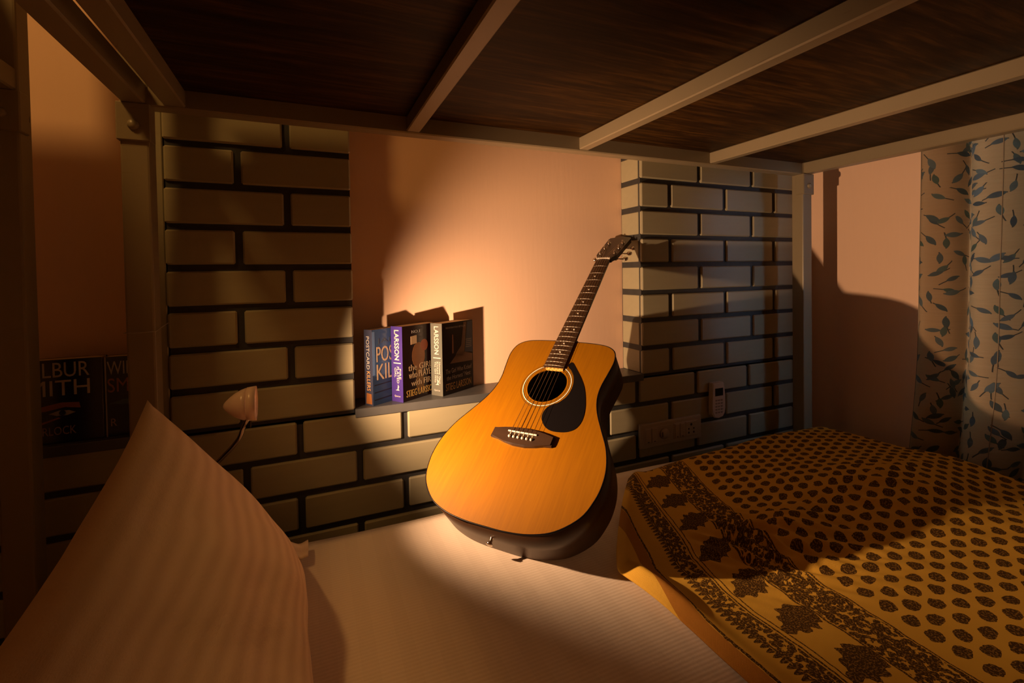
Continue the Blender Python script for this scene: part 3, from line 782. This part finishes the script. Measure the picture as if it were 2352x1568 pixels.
patch(Bk, 'cover_art', [(.080+.014*math.cos(2*PI*k/18), .142+.016*math.sin(2*PI*k/18)) for k in range(18)], plain('print_ember', (.25, .06, .02), .4), .0003)
patch(Bk, 'price_sticker', [(.030, .148), (.052, .150), (.052, .172), (.030, .170)], CREAM, .0004)
text('title', 'NO.1', on_cover(.034, .178), .030, .008, GREY, Bk)
for s_, xx, zz, ww, hh in (('the GIRL', .020, .078, .090, .017), ('who PLAYED', .022, .058, .095, .018), ('with FIRE', .030, .036, .085, .016)): text('title', s_, on_cover(xx, zz), ww, hh, CREAM, Bk)
text('title', 'STIEG LARSSON', on_cover(.012, .010), .108, .018, GOLD, Bk)
# the grey green spine
Ck = book((.327, 1.317, LZ), AN, .133, .0415, HB+.001, fcover('dark_brown_cover', (.030, .017, .010), .5, (.012, .009, .009), 8), fcover('grey_green_spine', (.070, .115, .115), .2, (.115, .085, .065), 7), 'thick paperback with a grey green LARSSON spine standing nearest the bare wall', GB)
text('title', 'LARSSON', on_spine(.029, .192), .078, .017, WHITE, Ck, bold=.02)
patch(Ck, 'spine_art', [(.006, .103), (.033, .103), (.033, .1055), (.006, .1055)], WHITE, .0003, True)
text('title', 'The Girl Who', on_spine(.029, .094), .058, .0065, WHITE, Ck); text('title', 'Kicked the', on_spine(.021, .094), .054, .0065, WHITE, Ck); text('title', "Hornets' Nest", on_spine(.013, .094), .060, .0065, WHITE, Ck)
patch(Ck, 'spine_art', [(.013, .030), (.027, .030), (.020, .033), (.018, .046), (.014, .040), (.017, .034)], WHITE, .0003, True)
text('title', 'Quercus', orient((-.0007, .031, .012), (0, -1, 0), (0, 0, 1)), .021, .0055, WHITE, Ck)
patch(Ck, 'cover_art', [(.095, .110), (.131, .105), (.131, .196), (.108, .196)], NAVY)
patch(Ck, 'cover_art', [(.052, .100), (.092, .098), (.105, .196), (.092, .196), (.080, .130), (.060, .112)], plain('print_umber', (.14, .06, .018), .4, 0, .4, 30))
patch(Ck, 'cover_art', [(.030, .085), (.130, .080), (.130, .100), (.088, .112), (.060, .108)], plain('print_brown', (.16, .075, .025), .4, 0, .4, 30))
patch(Ck, 'cover_art', [(.040, .112), (.047, .112), (.046, .165), (.041, .165)], SKIN, .0003)
for k in range(5): patch(Ck, 'cover_art', [(.100, .122+.0055*k), (.126, .122+.0055*k), (.126, .1235+.0055*k), (.100, .1235+.0055*k)], GREY, .0004)
text('title', 'THE INTERNATIONAL BESTSELLER', on_cover(.014, .183), .085, .005, GREY, Ck)
text('title', 'The Girl Who Kicked', on_cover(.012, .058), .112, .013, plain('print_dim_white', (.40, .34, .28), .4), Ck); text('title', "the Hornets' Nest", on_cover(.016, .040), .104, .013, plain('print_dim_white', (.4, .34, .28)), Ck)
text('title', 'STIEG LARSSON', on_cover(.012, .011), .110, .020, GOLD, Ck)
# the two dark books in the other niche
GL = 'dark books in the unlit niche'
W1 = book((-.546, 1.312, LZ), 0, .146, .034, .172, fcover('ink_cover', (.018, .014, .014), .5, (.008, .007, .010), 10), fcover('ink_spine', (.02, .016, .016), .4), 'dark paperback lettered WILBUR SMITH with a painted eye on its cover', GL)
text('title', 'WILBUR', on_cover(.008, .136), .118, .030, WHITE, W1); text('title', 'SMITH', on_cover(.006, .098), .120, .032, WHITE, W1)
text('title', 'WARLOCK', on_cover(.020, .018), .082, .017, plain('print_dim_rose', (.30, .20, .17), .4), W1)
patch(W1, 'cover_art', [(.030, .066), (.050, .078), (.080, .084), (.108, .082), (.110, .070), (.085, .074), (.055, .068)], plain('print_rust', (.30, .11, .03), .4))
patch(W1, 'cover_art', [(.060, .062), (.076, .068), (.092, .067), (.102, .062), (.088, .057), (.072, .057)], GREY)
patch(W1, 'cover_art', [(.081+.0055*math.cos(2*PI*k/12), .0625+.0055*math.sin(2*PI*k/12)) for k in range(12)], INK, .0004)
patch(W1, 'cover_art', [(.040, .043), (.075, .054), (.078, .052), (.044, .040)], plain('print_rust', (.3, .11, .03)), .0003)
W2 = book((-.397, 1.318, LZ), 0, .094, .032, .170, fcover('midnight_cover', (.014, .020, .032), .5, (.006, .008, .014), 10), fcover('midnight_spine', (.05, .05, .05), .4), 'dark blue paperback lettered WILBUR SMITH half hidden by the bed post', GL)
text('title', 'WILBUR', on_cover(.004, .132), .088, .028, GREY, W2); text('title', 'SMITH', on_cover(.004, .094), .086, .030, plain('print_rust', (.3, .11, .03)), W2)
patch(W2, 'cover_art', [(.004, .070), (.030, .078), (.070, .074), (.092, .066), (.092, .060), (.050, .066)], plain('print_sea', (.06, .10, .11), .4))
patch(W2, 'cover_art', [(.0, 0), (.0022, 0), (.0022, .170), (0, .170)], GREY, .0002)
text('title', 'R', on_cover(.008, .022), .010, .016, plain('print_dim_rose', (.3, .2, .17)), W2)

# ------------------------------------------------------------------ switch plate
def make_switch():
    x0, x1, z0, z1 = .962, 1.222, -.578, -.497
    t = empty('switch_plate', (x0, D, z0), 'ivory double switch and socket plate on the bricks beside the guitar', 'switch')
    y = D+.002
    box('plate', (x0, x1, y-.012, y, z0, z1), SWITCHM, t, .004, 2)
    f = -.0118
    for a, b in ((x0+.016, x0+.120), (x0+.138, x1-.016)):
        box('module_frame', (a, b, y-.0135, y-.0105, z0+.014, z1-.014), SWITCHM, t, .001)
    for k in range(2):
        a = x0+.020+.025*k; s = box('rocker', (a, a+.022, y-.0165, y-.0125, z0+.017, z1-.017), SWITCHM, t, .0015)
        box('mark', (a+.008, a+.014, y-.0169, y-.0160, z0+.020, z0+.0225), DARKM, s)
    kn = lathe('fan_knob', [(0, .010), (.016, .009), (.018, .001), (0, .001)], orient((x0+.096, y-.0125, (z0+z1)/2), (1, 0, 0), (0, 0, 1)), SWITCHM, t, 24)
    box('mark', (x0+.082, x0+.085, y-.0235, y-.0220, (z0+z1)/2-.008, (z0+z1)/2+.008), DARKM, kn, .0005)
    for k in range(2):
        a = x0+.142+.022*k; s = box('rocker', (a, a+.020, y-.0165, y-.0125, z0+.017, z1-.017), SWITCHM, t, .0015)
        box('mark', (a+.007, a+.012, y-.0169, y-.0160, z0+.020, z0+.0225), DARKM, s)
    so = box('socket', (x0+.188, x0+.236, y-.0150, y-.0125, z0+.016, z1-.016), SWITCHM, t, .0012)
    cx, cz = x0+.212, (z0+z1)/2
    for dx, dz, r in ((0, .014, .0046), (-.011, .0, .0032), (.011, .0, .0032), (-.011, -.013, .0036), (.011, -.013, .0036)):
        lathe('socket_hole', [(0, .0006), (r, .0004), (r, 0)], orient((cx+dx, y-.0150, cz+dz), (1, 0, 0), (0, 0, 1)), DARKM, so, 14)
make_switch()

# ------------------------------------------------------------------ remote control in its wall holder
def make_remote():
    t = empty('remote_control', (1.288, D, -.515), 'pale remote control with a dark screen hanging on the brick wall', 'remote control')
    RM = plain('pale_remote_plastic', (.60, .52, .45), .4)
    cx, y1, y0 = 1.288, D-.006, D-.026
    pts = [(-.026, -.398+.005), (-.022, -.391), (.022, -.391), (.026, -.396), (.028, -.43), (.0295, -.48), (.028, -.500), (.020, -.511), (0, -.515), (-.020, -.511), (-.028, -.500), (-.0295, -.48), (-.028, -.43)]
    bm = bmesh.new(); a = [bm.verts.new((cx+x, y1, z)) for x, z in pts]; b = [bm.verts.new((cx+x, y0, z)) for x, z in pts]; n = len(pts)
    bm.faces.new(a); top = bm.faces.new(b[::-1])
    for k in range(n): bm.faces.new((a[k], a[(k+1) % n], b[(k+1) % n], b[k]))
    bmesh.ops.bevel(bm, geom=list(top.edges), offset=.003, segments=2, affect='EDGES')
    bd = obj('body', bm, RM, t)
    box('screen', (cx-.018, cx+.019, y0-.0006, y0+.001, -.437, -.410), plain('dark_screen', (.018, .022, .024), .15), t, .0005)
    for r in range(5):
        for c in range(3):
            box('button', (cx-.017+.0125*c, cx-.008+.0125*c, y0-.0015, y0+.001, -.455-.0105*r, -.4495-.0105*r), plain('remote_button', (.30, .25, .21), .5), t, .0008)
    box('holder', (cx-.024, cx+.024, D-.0065, D+.002, -.507, -.455), RM, t, .001)
make_remote()

# ------------------------------------------------------------------ curtain on its rod
def make_curtain():
    ztop, zbot = 1.145, -1.00; yB, yF = .858, -.62
    nu, nv = 260, 46
    t = empty('curtain', (1.72, .2, zbot), 'pale curtain printed with blue green leaves over the window', 'curtain')
    def fn(i, j):
        z = ztop+(zbot-ztop)*j; s = i*(yB-yF)
        flare = 1+.020*sstep(z, .3, -.7)
        y = yB+.010*sstep(z, .4, -.25)+.045*sstep(z, -.15, -.9)-s*flare
        ph = 2*PI*(s-.022)/.145+.12*math.sin(z*2.1+s*4)
        amp = .034+.004*math.sin(s*11)+.003*math.sin(z*3+s*8)
        x = 1.722-amp*math.cos(ph)+.005*math.sin(ph*2+.4+z)
        y -= .012*math.sin(ph)*min(1, s/.05)
        if i == 0: x += .01
        return Vector((x, y, z))
    bm, _ = grid_mesh(nu, nv, fn, lambda i, j: (i*(yB-yF)*1.35, (1-j)*(ztop-zbot)))
    o = obj('fabric', bm, CURTAIN, t, smooth=True)
    md = o.modifiers.new('thickness', 'SOLIDIFY'); md.thickness = .0012
    # stitched seams down the cloth
    for s in (.0015, .1835):
        i = s/(yB-yF); pts = [fn(i, j/46)+Vector((-.0015, 0, 0)) for j in range(47)]
        tube('seam', pts, .0013, plain('seam_thread', (.30, .25, .20), .8), t, 5)
    ro = empty('curtain_rod', (1.72, .2, 1.2), 'round steel curtain rod above the window', 'curtain rod')
    tube('rod', [(1.716, yB+.08, 1.19), (1.716, yF-.08, 1.19)], .012, CHROME, ro, 14)
    for yy in (yB+.06, yF-.06): box('rod_bracket', (1.716, XR, yy-.01, yy+.01, 1.175, 1.205), CHROME, ro, .002)
    for k in range(14):
        yy = yB-.02-k*(yB-yF-.04)/13
        lathe('curtain_ring', [(.016, -.002), (.019, 0), (.016, .002), (.0145, 0), (.016, -.002)], orient((1.716, yy, 1.186), (1, 0, 0), (0, 0, 1)), CHROME, ro, 16)
make_curtain()

# thin cord looped round the corner post
tag(tube('cord', [(-.3235, 1.20, -.103), (-.3235, 1.1755, -.103), (-.30, 1.1748, -.1035), (-.273, 1.1755, -.102), (-.2725, 1.20, -.0985), (-.2715, 1.262, -.093)], .0008, plain('pale_string', (.5, .45, .38), .7), None, 6), 'thin pale string tied round the bed post beside the brick pier', 'string')
